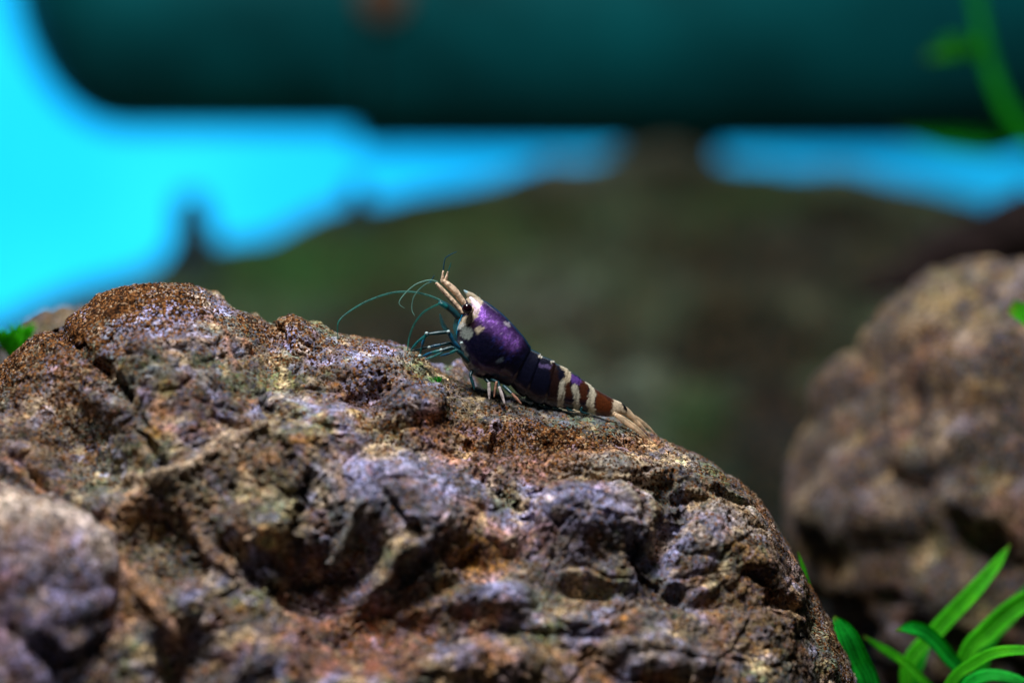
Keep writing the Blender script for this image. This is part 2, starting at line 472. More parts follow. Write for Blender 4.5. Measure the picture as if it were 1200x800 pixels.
PATCHES = [(200, 390, 80, 30, LAV, .8), (230, 400, 30, 14, (0.42, 0.36, 0.42), .6), (488, 474, 34, 20, LAV, .95), (522, 486, 12, 16, ORANGE, .7), (690, 612, 62, 26, LAV, .95), (735, 600, 30, 20, (0.42, 0.36, 0.38), .7),
           (470, 580, 85, 44, LAV, .75), (580, 696, 42, 18, LAV, .85), (770, 772, 60, 20, (0.36, 0.33, 0.38), .85), (690, 556, 60, 12, (0.30, 0.30, 0.27), .7), (770, 552, 40, 12, CREAM, .6),
           (850, 625, 50, 26, (0.34, 0.29, 0.25), .7), (810, 640, 26, 20, LAV, .6), (620, 530, 90, 34, RUST, .65), (560, 500, 60, 26, UMBER, .6), (700, 520, 80, 12, RUST, .5),
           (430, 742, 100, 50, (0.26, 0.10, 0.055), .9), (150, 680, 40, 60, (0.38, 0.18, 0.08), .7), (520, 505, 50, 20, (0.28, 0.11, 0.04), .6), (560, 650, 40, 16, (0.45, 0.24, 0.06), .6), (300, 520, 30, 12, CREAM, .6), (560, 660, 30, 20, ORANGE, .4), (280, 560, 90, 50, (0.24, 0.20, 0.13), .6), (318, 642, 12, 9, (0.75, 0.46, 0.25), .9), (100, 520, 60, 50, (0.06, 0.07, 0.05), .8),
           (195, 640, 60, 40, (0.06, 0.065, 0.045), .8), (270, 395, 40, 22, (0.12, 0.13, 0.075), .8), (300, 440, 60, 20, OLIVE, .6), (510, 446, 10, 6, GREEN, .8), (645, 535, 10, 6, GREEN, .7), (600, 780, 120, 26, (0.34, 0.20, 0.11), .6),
           (880, 720, 60, 50, (0.30, 0.17, 0.09), .6), (905, 660, 30, 30, (0.20, 0.13, 0.12), .6), (530, 770, 30, 20, LAV, .7), (380, 700, 60, 60, UMBER, .5), (380, 420, 30, 12, LAV, .6), (440, 420, 40, 12, LAV, .4), (650, 665, 60, 26, (0.20, 0.12, 0.10), .5),
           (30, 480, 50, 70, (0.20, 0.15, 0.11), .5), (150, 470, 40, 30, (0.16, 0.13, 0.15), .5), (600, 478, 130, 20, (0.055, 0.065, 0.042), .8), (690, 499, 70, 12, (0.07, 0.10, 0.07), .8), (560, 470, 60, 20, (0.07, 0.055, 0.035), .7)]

def gauss(px, py, cx, cy, rx, ry, rot):
    c, s = math.cos(math.radians(rot)), math.sin(math.radians(rot))
    r = 2.2 * max(rx, ry)
    near = np.flatnonzero((np.abs(px - cx) < r) & (np.abs(py - cy) < r))
    out = np.zeros(len(px), np.float32)
    px, py = px[near], py[near]
    u = ((px - cx) * c + (py - cy) * s) / rx
    v = (-(px - cx) * s + (py - cy) * c) / ry
    q = u * u + v * v
    out[near] = np.exp(-q ** 1.6)
    return out

def rock_colours(P, px, py, patches, threads, lump_id, pebble_id, base=(0.185, 0.17, 0.16), seed=50):
    n1 = fbm(P * 1.1 + 9, 4, seed)
    n2 = fbm(P * 2.6 + 2, 4, seed + 6)
    n3 = fbm(P * 1.7 + 31, 4, seed + 12)
    n4 = fbm(P * 4.5 + 31, 3, seed + 18)
    t = np.tile(np.array(base), (len(P), 1))
    t = mix(t, LAV, 0.85 * sstep(-0.05, 0.12, n1))
    t = mix(t, RUST, 0.7 * sstep(0.10, 0.28, n3))
    t = mix(t, OLIVE, 0.85 * sstep(0.02, 0.18, -n3))
    t = mix(t, CREAM, 0.8 * sstep(0.13, 0.30, n2))
    t = mix(t, UMBER, 0.85 * sstep(0.06, 0.22, -n2))
    t = mix(t, ORANGE, 0.5 * sstep(0.16, 0.32, fbm(P * 2.1 + 64, 4, seed + 30)))
    t = mix(t, (0.095, 0.15, 0.055), 0.5 * sstep(0.12, 0.28, fbm(P * 1.9 + 84, 4, seed + 36)))
    wob = 1 + 1.1 * n4
    for (cx, cy, rx, ry, c, w) in patches:
        g = np.exp(-(((px - cx) / rx) ** 2 + ((py - cy) / ry) ** 2) * wob)
        t = mix(t, c, w * sstep(0.15, 0.6, g))
    # every small pebble of the crust has a tone of its own
    t *= (0.70 + 0.65 * lump_id)[:, None]
    t = mix(t, CREAM, 0.45 * (pebble_id > 0.90))
    t = mix(t, LAV, 0.40 * ((pebble_id > 0.74) & (pebble_id < 0.82)))
    t = mix(t, RUST, 0.40 * (pebble_id < 0.12))
    t *= (0.75 + 0.5 * ((pebble_id * 7.3) % 1.0))[:, None]
    mean = t.mean(1, keepdims=True)
    t = np.clip(mean + (t - mean) * 1.35, 0.008, 1)
    t = t * np.clip(0.95 + 2.2 * fbm(P * 3.3 + 77, 4, seed + 24), 0.30, 1.9)[:, None]
    for (pts, w, h, c) in threads:
        d = seg_dist(px, py, pts) * (1 + 0.8 * n4) + 2.5 * n4
        t = mix(t, c, 0.85 * np.exp(-(d / (w * 1.1)) ** 2))
    return t

def main_rock():
    NX = 1085
    xs = np.linspace(at(-230, 400)[0], at(1125, 400)[0], NX)
    ys = np.concatenate([np.linspace(-4.4, -2.75, 45), np.linspace(-2.72, 0.75, 520), np.linspace(0.78, 3.6, 60)])
    r = np.array([at(a, b, 0.0) for a, b in RIDGE])
    zr = np.interp(xs, r[:, 0], r[:, 2])
    k = np.exp(-np.linspace(-2, 2, 9) ** 2); k /= k.sum()
    zr = np.convolve(np.pad(zr, 4, mode='edge'), k, 'valid')
    X, Y = np.meshgrid(xs, ys, indexing='ij')
    s = np.maximum(-Y, 0)
    b = np.maximum(Y, 0)
    Z = zr[:, None] - (0.55 * s + 0.30 * s * s) - 0.10 * s * np.maximum(X - 1.2, 0)
    Z = Z + 0.05 * b - 0.26 * b * b - 0.10 * b ** 3
    # soften the ridge's outline with depth
    Z = np.maximum(Z, -5.6)
    G = np.stack([X, Y, Z], -1)
    B = G.reshape(-1, 3)
    px, py = project(B)
    near_shrimp = np.exp(-((B[:, 0] - at(620, 460)[0]) / 1.15) ** 4) * np.exp(-((B[:, 1]) / 0.42) ** 2)
    ridge_mask = np.exp(-(B[:, 1] / 0.35) ** 2)
    hold = np.maximum(near_shrimp, 0.95 * ridge_mask)
    # --- large relief
    d = np.zeros(len(B), np.float32)
    wpx = px + 9 * fbm(B * 1.6, 3, 71) + 5 * fbm(B * 5, 2, 72)
    wpy = py + 9 * fbm(B * 1.6 + 50, 3, 73) + 5 * fbm(B * 5 + 50, 2, 74)
    front = (B[:, 1] > -2.9) & (B[:, 1] < 0.6)
    for (cx, cy, rx, ry, rot, h) in LUMPS:
        d += (1.0 if h > 0 else 0.85) * h * gauss(wpx, wpy, cx, cy, rx, ry, rot) * front
    # a rust coloured knob behind the animal's legs
    c = at(530, 432, 0.85)
    d += 0.30 * np.exp(-((B[:, 0] - c[0]) / 0.22) ** 2 - ((B[:, 1] - 0.85) / 0.25) ** 2)
    W = B + 0.22 * np.stack([fbm(B * 1.3, 2, 81), fbm(B * 1.3 + 20, 2, 82), fbm(B * 1.3 + 40, 2, 83)], 1)
    A = W @ np.array([[0.94, 0.0, -0.34], [0.0, 1.0, 0.0], [0.34 * 1.7, 0.0, 0.94 * 1.7]])   # slanting strata
    F1, F2, idA = worley(A * 1.55 + 3.3, 101)
    f1, f2, idB = worley(W * 4.2, 102)
    soft = 1 - 0.85 * hold
    d += soft * (0.10 * (0.48 - F1) - 0.025 * np.exp(-((F2 - F1) / 0.045) ** 2))
    d += soft * 0.06 * fbm(A * 1.1 + 7, 4, 110, ridged=True)
    G2 = G + grid_normals(G) * (-1) ** 0 * d.reshape(X.shape)[..., None] * SIGN
    # --- medium relief along the new normals
    N2 = grid_normals(G2) * SIGN
    d2 = (1 - 0.6 * hold) * (0.030 * (0.48 - f1) - 0.018 * np.exp(-((f2 - f1) / 0.05) ** 2) * sstep(-0.05, 0.3, fbm(B * 1.4 + 90, 2, 160)))
    for (pts, w, h) in CRACKS:
        d2 += 0.75 * h * np.exp(-(seg_dist(wpx, wpy, pts) / w) ** 2) * front
    for (pts, w, h, c) in THREADS:
        d2 += h * np.exp(-(seg_dist(wpx, wpy, pts) / w) ** 2) * front
    g1, g2, idC = worley(W * 9.5, 103)
    d2 += 0.024 * (0.5 - g1) * (1 - 0.3 * hold)
    d2 += 0.040 * fbm(A * 4.0, 5, 120, gain=0.5) * (1 - 0.4 * hold)
    G3 = G2 + N2 * d2.reshape(X.shape)[..., None]
    # --- crust grain
    N3 = grid_normals(G3) * SIGN
    B3 = G3.reshape(-1, 3)
    h1, h2, idD = worley(B3 * 24, 104)
    pit = g1
    d3 = 0.017 * (0.5 - h1) + 0.014 * fbm(B3 * 18, 3, 130) - 0.035 * sstep(0.30, 0.12, pit)
    rough = sstep(-0.2, 0.25, fbm(B * 0.9 + 4, 2, 140))
    G4 = G3 + N3 * (d3 * (0.6 + 0.9 * rough)).reshape(X.shape)[..., None]
    tint = rock_colours(B, wpx, wpy, PATCHES, THREADS, idB, idC)
    back = sstep(0.45, 0.7, B[:, 1])
    tint = mix(tint, (0.30, 0.15, 0.06), back * np.exp(-((B[:, 0] - c[0]) / 0.3) ** 2) * 0.8)
    sp = 0.10 + 0.5 * np.exp(-((py - np.interp(px, [a for a, _ in RIDGE], [e for _, e in RIDGE]) - 10) / 45.0) ** 2) * sstep(-0.25, 0.15, fbm(B * 1.5, 3, 150))
    sp += 0.30 * gauss(px, py, 130, 385, 150, 60, -20) + 0.3 * gauss(px, py, 620, 520, 110, 40, 8) + 0.25 * gauss(px, py, 60, 470, 60, 70, 0)
    sp += 0.25 * sstep(0.1, 0.4, fbm(B * 1.3 + 70, 3, 151))
    sp -= 0.35 * gauss(px, py, 620, 478, 140, 30, 12)
    o = mesh_obj('rock', G4.reshape(-1, 3), grid_faces(NX, len(ys)), M_rock, attrs={'tint': tint, 'speck': sp})
    tag(o, 'big craggy lavender and rust brown rock filling the foreground, the shrimp standing on its ridge', 'rock', 'rocks in the tank')
    return G4, xs, ys
SIGN = 1.0
_t = grid_normals(np.stack([*np.meshgrid([0., 1, 2], [0., 1, 2], indexing='ij'), np.zeros((3, 3))], -1))[1, 1, 2]
SIGN = 1.0 if _t > 0 else -1.0
ROCK, RX, RY = main_rock()

def rock_top(x, y):
    """height of the finished rock at that place"""
    i = int(np.clip(np.searchsorted(RX, x), 0, len(RX) - 1))
    j = int(np.clip(np.searchsorted(RY, y), 0, len(RY) - 1))
    return float(ROCK[max(i - 2, 0):i + 3, max(j - 2, 0):j + 3, 2].max())

# ------------------------------------------------------------------ other rocks
def blob_rock(centre, radii, subdiv, seed, mat, label, patches, threads=(), freq=1.0, base=(0.17, 0.14, 0.115), amp=1.0, extra=None, cast=(1, 1, 1), contrast=1.0, crag=0.0, box=0.88):
    bm = bmesh.new()
    bmesh.ops.create_icosphere(bm, subdivisions=subdiv, radius=1.0)
    V = np.array([v.co[:] for v in bm.verts])
    F = np.array([[v.index for v in f.verts] for f in bm.faces])
    bm.free()
    N = V.copy()
    V = np.sign(V) * np.abs(V) ** box
    P = V * np.array(radii)
    Q = P + seed * 3.7
    R = float(np.mean(radii))
    F1, F2, idA = worley(Q * 0.95 * freq, seed + 1)
    f1, f2, idB = worley(Q * 2.6 * freq, seed + 2)
    g1, g2, idC = worley(Q * 7.0 * freq, seed + 3)
    d = 0.34 * (0.5 - F1) - 0.10 * np.exp(-((F2 - F1) / 0.08) ** 2) + 0.16 * (0.5 - f1) - 0.04 * np.exp(-((f2 - f1) / 0.08) ** 2)
    d += 0.06 * (0.5 - g1) + 0.22 * fbm(Q * 0.8, 4, seed + 4) + 0.05 * fbm(Q * 5, 3, seed + 5)
    d += crag * fbm(Q * 0.9 + 33, 5, seed + 7, ridged=True, gain=0.55)
    W = P + np.array(centre)
    px, py = project(W)
    if extra:
        for (cx, cy, rx, ry, rot, h) in extra:
            d = d + h * gauss(px, py, cx, cy, rx, ry, rot) * (N[:, 1] < 0.3)
    P = P + N * (d * amp)[:, None]
    tint = rock_colours(Q, px, py, patches, threads, idB, idC, base, seed + 60) * np.array(cast)
    if contrast != 1.0:
        q = fbm(Q * 2.3 + 12, 3, seed + 90) + 0.9 * fbm(Q * 4.8 + 40, 3, seed + 95)
        tint = tint * np.clip(1 + 1.6 * contrast * q, 0.12, 3.0)[:, None]
        tint = mix(tint, (0.42, 0.30, 0.17), 0.7 * sstep(0.25, 0.5, q))
    o = mesh_obj('rock', P, F, mat, attrs={'tint': tint, 'speck': np.full(len(P), 0.18)})
    o.location = centre
    tag(o, label, 'rock', 'rocks in the tank')
    return o

blob_rock(at(0, 742, -1.65), (1.06, 0.8, 1.12), 6, 3, M_rock, 'blurred lavender and cream rock in the lower left corner, nearest of all rocks',
          [(60, 730, 70, 80, LAV, .7), (30, 640, 40, 30, (0.34, 0.27, 0.27), .7)], [([(-30, 596), (30, 602), (80, 622), (128, 655)], 12, .05, (1.0, 0.85, 0.62))], freq=1.3, base=(0.22, 0.19, 0.20), amp=0.50, crag=0.30, box=0.80, cast=(0.90, 0.84, 0.92), extra=[(60, 612, 90, 14, 22, .14), (70, 770, 90, 60, 0, .22)])
blob_rock(at(98, 462, 2.3), (0.85, 0.7, 0.82), 5, 8, M_rock, 'small olive brown rock peeping out behind the left shoulder of the big rock',
          [(80, 380, 60, 30, (0.16, 0.15, 0.09), .7)], freq=1.2, amp=0.6, cast=(0.38, 0.36, 0.26))
blob_rock(at(1276, 604, 4.6), (2.98, 1.8, 2.70), 6, 14, M_rock, 'rounded brown and olive rock out of focus at the right edge',
          [(1060, 360, 110, 50, (0.20, 0.19, 0.12), .8), (1090, 440, 60, 50, (0.26, 0.16, 0.12), .7), (945, 605, 18, 18, (0.62, 0.46, 0.50), .9), (1130, 370, 26, 20, (0.46, 0.36, 0.20), .7),
           (985, 610, 40, 40, (0.25, 0.24, 0.19), .6), (1090, 560, 40, 40, (0.22, 0.22, 0.24), .6), (1180, 620, 30, 50, (0.36, 0.17, 0.09), .7), (950, 520, 40, 60, (0.26, 0.21, 0.14), .6), (1180, 470, 50, 40, (0.38, 0.28, 0.15), .6)],
          freq=0.75, base=(0.19, 0.155, 0.11), amp=0.8, cast=(0.42, 0.375, 0.29), contrast=2.4, crag=0.22, extra=[(955, 755, 60, 50, -10, -0.7), (1120, 420, 60, 40, 20, .2), (1050, 480, 30, 40, 0, -.25), (985, 600, 60, 40, 0, .25), (1110, 640, 60, 30, 0, -.2)])

# ------------------------------------------------------------------ filter pipe hanging behind
def lathe_x(profile, y, z, m=64):
    """profile of (x, radius) turned about an axis along x"""
    V = []
    for x, r in profile:
        for k in range(m):
            a = 2 * math.pi * k / m
            V.append((x, y + r * math.cos(a), z + r * math.sin(a)))
    return np.array(V), [list(f) for f in grid_faces(len(profile), m, True)]

def filter_pipe():
    Y = 33.0
    sc = FPX / (Y - CAM[1])
    c = at(600, -42, Y)
    X = lambda px: at(px, 0, Y)[0]
    t = empty('filter_pipe', (X(700), Y, c[2]))
    tag(t, 'dark teal horizontal pipe with a rounded end, out of focus above the rocks', 'pipe')
    dark = plain_mat('teal_plastic', (0.001, 0.145, 0.165), rough=0.5, spec=0.3, var=0.4, scale=0.45)
    r1, r2 = 194 / sc, 216 / sc
    prof = [(X(14) + (135 / sc) * (1 - math.cos(a)), max(1e-3, r1 * math.sin(a))) for a in np.linspace(0.0, math.pi / 2, 28)]
    prof += [(X(424), r1), (X(430), r1)]
    mesh_obj('end_section', *lathe_x(prof, Y, c[2]), dark, t)
    prof = [(X(417), r1 * 0.9), (X(417), r2 - 0.15), (X(419), r2 - 0.04), (X(424), r2), (X(1500), r2), (X(1503), r2 - 0.2), (X(1503), 0.01)]
    mesh_obj('main_tube', *lathe_x(prof, Y, c[2]), dark, t)
    prof = [(X(438), r2 + 0.002), (X(438), r2 + 0.03), (X(446), r2 + 0.03), (X(446), r2 + 0.002)]
    mesh_obj('collar', *lathe_x(prof, Y, c[2]), plain_mat('black_rubber', (0.006, 0.03, 0.035), rough=0.6), t)
    # rust coloured knob on the front of the pipe
    k = at(449, -4, Y - r2 + 0.02)
    V, F = tube([k + (0, 0.3, 0), k + (0, 0.1, 0), k + (0, -0.12, 0), k + (0, -0.2, 0)], [0.5, 0.5, 0.45, 0.25], 10, 24)
    mesh_obj('knob', V, F, plain_mat('rust_plastic', (0.13, 0.055, 0.025), rough=0.5), t)
    # post that carries it
    a, b = at(786, 110, Y), at(786, 330, Y)
    V, F = tube([a, a * 0.6 + b * 0.4, b], [1.05, 1.0, 1.1], 12, 24)
    mesh_obj('support_post', V, F, dark, t)
filter_pipe()

# ------------------------------------------------------------------ dark wood and stubs at the back
def branch(name, pts, radii, mat, label, cat, seed, group=None):
    V, F = tube([at(*p) for p in pts], radii, 60, 28)
    n = fbm(V * 2.2 + seed, 4, seed)
    C = np.mean(V, axis=0)
    base = C.copy()
    T = smooth_pts([at(*p) for p in pts], 60)
    axis = np.repeat(T, 28, axis=0)
    D = V.copy()
    D[:len(axis)] += (V[:len(axis)] - axis) * (0.55 * n[:len(axis), None])
    o = mesh_obj(name, D - base, F, mat)
    o.location = base
    return tag(o, label, cat, group)
M_wood = plain_mat('dark_driftwood', (0.022, 0.012, 0.011), rough=0.8, spec=0.2, var=0.5, scale=3.0, bump=0.4)
branch('driftwood', [(1010, 345, 16), (1090, 312, 16), (1160, 282, 16), (1270, 262, 16)], [0.15, 0.35, 0.5, 0.6], M_wood, 'dark driftwood branch behind the top of the right hand rock', 'driftwood', 5)
M_stub = plain_mat('dark_stub', (0.02, 0.035, 0.04), rough=0.8, spec=0.2, var=0.4, scale=3.0)
branch('twig', [(228, 330, 25), (228, 290, 25), (224, 255, 25), (222, 232, 25)], [0.7, 0.42, 0.30, 0.26], M_stub, 'dark blurred twig stub standing against the blue, left of the two', 'twig', 6, 'twig stubs on the slope')
branch('twig', [(426, 290, 25), (424, 262, 25), (420, 238, 25), (418, 215, 25)], [0.55, 0.42, 0.24, 0.14], M_stub, 'short dark twig stub against the blue right under the pipe step', 'twig', 7, 'twig stubs on the slope')

# ------------------------------------------------------------------ plants
def leaf_mat(name, color, tcol, trans, spots):
    m, nt, bs, out = new_mat(name)
    L = nt.links.new
    co = node(nt, 'ShaderNodeTexCoord').outputs['Object']
    acr = node(nt, 'ShaderNodeAttribute', attribute_name='across').outputs['Fac']
    aln = node(nt, 'ShaderNodeAttribute', attribute_name='along').outputs['Fac']
    n1 = node(nt, 'ShaderNodeTexNoise', Scale=4.0, Detail=5.0)
    n2 = node(nt, 'ShaderNodeTexNoise', Scale=38.0, Detail=3.0)
    L(co, n1.inputs['Vector']); L(co, n2.inputs['Vector'])
    cmb = nt.nodes.new('ShaderNodeCombineXYZ')
    mu = nt.nodes.new('ShaderNodeMath'); mu.operation = 'MULTIPLY'; mu.inputs[1].default_value = 7.0
    ma = nt.nodes.new('ShaderNodeMath'); ma.operation = 'MULTIPLY'; ma.inputs[1].default_value = 1.2
    L(acr, mu.inputs[0]); L(aln, ma.inputs[0]); L(mu.outputs[0], cmb.inputs[0]); L(ma.outputs[0], cmb.inputs[1])
    vn = node(nt, 'ShaderNodeTexNoise', Scale=1.0, Detail=2.0); L(cmb.outputs[0], vn.inputs['Vector'])
    veins = ramp(nt, vn.outputs['Fac'], [(0.35, (0.45,) * 3), (0.5, (1.0,) * 3), (0.68, (1.5,) * 3)])
    patch = ramp(nt, n1.outputs['Fac'], [(0.3, (0.62, 0.70, 0.7)), (0.55, (1.0, 1.0, 1.0)), (0.75, (1.9, 1.25, 0.9))])
    sp = ramp(nt, n2.outputs['Fac'], [(0.28, (0.45, 0.42, 0.4)), (0.42, (1.0,) * 3), (0.66, (1.0,) * 3), (0.78, (2.2, 1.5, 2.0))])
    outs = []
    for c in (color, tcol):
        x = mixc(nt, 1.0, c, veins, 'MULTIPLY')
        x = mixc(nt, 0.9, x, patch, 'MULTIPLY')
        x = mixc(nt, spots, x, sp, 'MULTIPLY')
        tip = ramp(nt, aln, [(0.90, (0, 0, 0)), (1.0, (0.8, 0.8, 0.8))])
        outs.append(mixc(nt, tip, x, (0.22, 0.24, 0.03)))
    L(outs[0], bs.inputs['Base Color'])
    bs.inputs['Roughness'].default_value = 0.6
    bs.inputs['Specular IOR Level'].default_value = 0.15
    b = node(nt, 'ShaderNodeBump', Strength=0.35, Distance=0.02)
    L(vn.outputs['Fac'], b.inputs['Height']); L(b.outputs['Normal'], bs.inputs['Normal'])
    tr = nt.nodes.new('ShaderNodeBsdfTranslucent'); L(outs[1], tr.inputs['Color'])
    ms = nt.nodes.new('ShaderNodeMixShader'); ms.inputs[0].default_value = trans
    L(bs.outputs[0], ms.inputs[1]); L(tr.outputs[0], ms.inputs[2]); L(ms.outputs[0], out.inputs['Surface'])
    return m
M_leaf = leaf_mat('leaf_green', (0.075, 0.55, 0.014), (0.24, 0.92, 0.02), 0.5, 0.5)
M_leaf_cool = leaf_mat('leaf_cool_green', (0.015, 0.60, 0.05), (0.04, 0.85, 0.07), 0.4, 0.9)
M_leaf_dim = leaf_mat('leaf_deep_green', (0.012, 0.34, 0.012), (0.03, 0.65, 0.02), 0.4, 0.4)

LEAF_ATTR = {}
def blade(pts, widths, side=(1, 0, 0), tilt=0.25, thick=0.012, n=30, round_tip=False):
    """leaf blade along 3-D points: curved across, with a midrib groove and real thickness"""
    C = smooth_pts(pts, n)
    w = np.interp(np.linspace(0, 1, n), np.linspace(0, 1, len(widths)), widths) * 0.5
    T = np.gradient(C, axis=0)
    T /= np.linalg.norm(T, axis=1, keepdims=True)
    view = np.array([0, -1.0, 0])
    across = (-1, -0.55, -0.1, 0, 0.1, 0.55, 1)
    lift = (0.30, 0.09, 0.0, -0.06, 0.0, 0.09, 0.30)
    V = []
    for sgn in (1, -1):
        for c, t, ww in zip(C, T, w):
            s = np.cross(t, view); s /= np.linalg.norm(s) + 1e-9
            s = s + view * tilt; s /= np.linalg.norm(s)
            nrm = np.cross(s, t); nrm /= np.linalg.norm(nrm) + 1e-9
            ww = ww * 0.78
            for u, l in zip(across, lift):
                V.append(c + s * u * ww + nrm * (l * ww + sgn * thick * (1 - 0.8 * abs(u))))
    m = len(across)
    F = [list(f) for f in grid_faces(n, m)]
    off = n * m
    F += [[i + off for i in f][::-1] for f in F]
    for i in range(n - 1):
        for e in (0, m - 1):
            a, b = i * m + e, (i + 1) * m + e
            F.append([a, b, b + off, a + off])
    LEAF_ATTR['across'] = np.tile(np.array(across), 2 * n)
    LEAF_ATTR['along'] = np.tile(np.repeat(np.linspace(0, 1, n), m), 2)
    return np.array(V), F

def leaf_obj(VF, mat, parent):
    return mesh_obj('leaf', *VF, mat, parent, attrs=dict(LEAF_ATTR))

def plant(name, label, cat, base, leaves, group=None, part='leaf'):
    t = empty(name, base)
    tag(t, label, cat, group)
    for pts, widths, mat, tilt in leaves:
        leaf_obj(blade([at(*p) for p in pts], widths, tilt=tilt), mat, t)
    return t

pb = at(1110, 900, 1.4)
plant('grass_plant', 'tuft of long bright green blades in the lower right corner', 'plant', pb, [
    ([(1085, 900, 1.5), (1062, 790, 1.5), (1098, 738, 1.5), (1140, 693, 1.5), (1168, 660, 1.6), (1184, 637, 1.7)], [.10, .16, .20, .19, .13, .01], M_leaf, 0.3),
    ([(1135, 900, 1.2), (1128, 800, 1.1), (1108, 768, 1.0), (1086, 744, 0.9), (1066, 736, 0.8), (1050, 738, .7)], [.12, .18, .23, .22, .18, .03], M_leaf_cool, -0.8),
    ([(1110, 910, 1.3), (1128, 778, 1.3), (1158, 738, 1.3), (1196, 706, 1.3), (1260, 672, 1.4)], [.14, .18, .25, .24, .05], M_leaf, 0.15),
    ([(1150, 900, 2.2), (1150, 770, 2.2), (1182, 718, 2.2), (1225, 670, 2.2)], [.14, .2, .22, .05], M_leaf_dim, 0.2),
    ([(1085, 880, 0.8), (1112, 803, 0.7), (1142, 776, 0.6), (1172, 763, .5), (1215, 764, .4), (1250, 785, .4)], [.08, .12, .14, .13, .10, .03], M_leaf, 0.5),
    ([(1120, 900, 0.9), (1128, 815, 0.8), (1152, 792, 0.7), (1190, 796, .6), (1225, 815, .5)], [.10, .13, .15, .13, .05], M_leaf_cool, 0.6),
    ([(1160, 860, 1.0), (1092, 806, 1.1), (1062, 777, 1.2), (1035, 759, 1.3), (1012, 745, 1.4)], [.10, .11, .11, .10, .02], M_leaf, 0.2),
    ([(1070, 900, 1.9), (1068, 810, 1.9), (1080, 765, 1.9), (1098, 730, 1.9)], [.10, .15, .15, .03], M_leaf_dim, 0.1)])
plant('broad_leaf_plant', 'single broad green leaf tucked against the right foot of the big rock', 'plant', at(1010, 900, 0.9), [
    ([(1034, 920, .6), (1016, 812, .5), (1003, 780, .45), (992, 752, .4), (984, 735, .4), (977, 722, .4)], [.14, .36, .38, .34, .24, .05], M_leaf_cool, -0.7)])
plant('grass_plant', 'thin pale green blade rising behind the right edge of the big rock', 'plant', at(970, 770, 0.6), [
    ([(970, 770, .6), (953, 704, .6), (946, 682, .6), (941, 664, .6), (935, 646, .6)], [.07, .07, .065, .05, .015], M_leaf, 0.2)])
plant('grass_plant', 'bright green leaf tip cut by the right edge of the picture, before the brown rock', 'plant', at(1252, 430, 2.2), [
    ([(1252, 430, 2.2), (1236, 402, 2.2), (1212, 380, 2.2), (1183, 362, 2.2)], [.1, .34, .42, .30], M_leaf, -1.2)])

# stem plant hanging into the picture at the top right, before the pipe
st = empty('stem_plant', at(1180, 120, 12.5))
tag(st, 'blurred green plant stem with one side leaf in the upper right corner', 'plant')
V, F = tube([at(1135, -60, 12.5), at(1146, 10, 12.5), at(1158, 70, 12.5), at(1172, 112, 12.5), at(1192, 146, 12.5), at(1240, 200, 12.5)], [.07, .075, .09, .10, .11, .12], 40, 14)
mesh_obj('stem', V, F, M_leaf_dim, st)
leaf_obj(blade([at(1156, 66, 12.5), at(1135, 55, 12.3), at(1112, 56, 12.1), at(1086, 66, 11.9)], [.12, .30, .42, .14], tilt=0.3), M_leaf, st)
leaf_obj(blade([at(1200, 160, 13), at(1160, 168, 14), at(1110, 165, 15), at(1050, 158, 16)], [.3, .45, .40, .05], tilt=0.5), M_leaf_dim, st)
leaf_obj(blade([at(1190, 150, 13), at(1215, 172, 13), at(1240, 190, 13), at(1270, 195, 13)], [.2, .55, .5, .1], tilt=0.5), M_leaf_dim, st)

# moss tuft behind the left shoulder
def moss(name, label, px, py, Y, n, r):
    parts = []
    for k in range(n):
        a, b = random.uniform(-r, r), random.uniform(0.4, 1.0) * r
        base = at(px + random.uniform(-.3, .3) * r, py + r * 0.6, Y + random.uniform(-.1, .1))
        tip = at(px + a, py - b, Y + random.uniform(-.2, .2))
        mid = base * 0.5 + tip * 0.5 + np.array([random.uniform(-.03, .03), 0, .03])
        parts.append(blade([base, mid, tip], [r * .0012, r * .0020, r * .0004], thick=.0003 * r, n=8))
    V, F = join(parts)
    c = at(px, py + r * .6, Y)
    o = mesh_obj(name, V - c, F, M_leaf if r > 10 else M_leaf_dim)
    o.location = c
    tag(o, label, 'moss')
moss('moss_tuft', 'small bright green moss tuft at the left edge behind the big rock', 18, 402, 1.7, 46, 26)
moss('moss_tuft', 'green moss sprig on the rock between the lavender knob and the shrimp', 514, 447, -0.05, 16, 6)

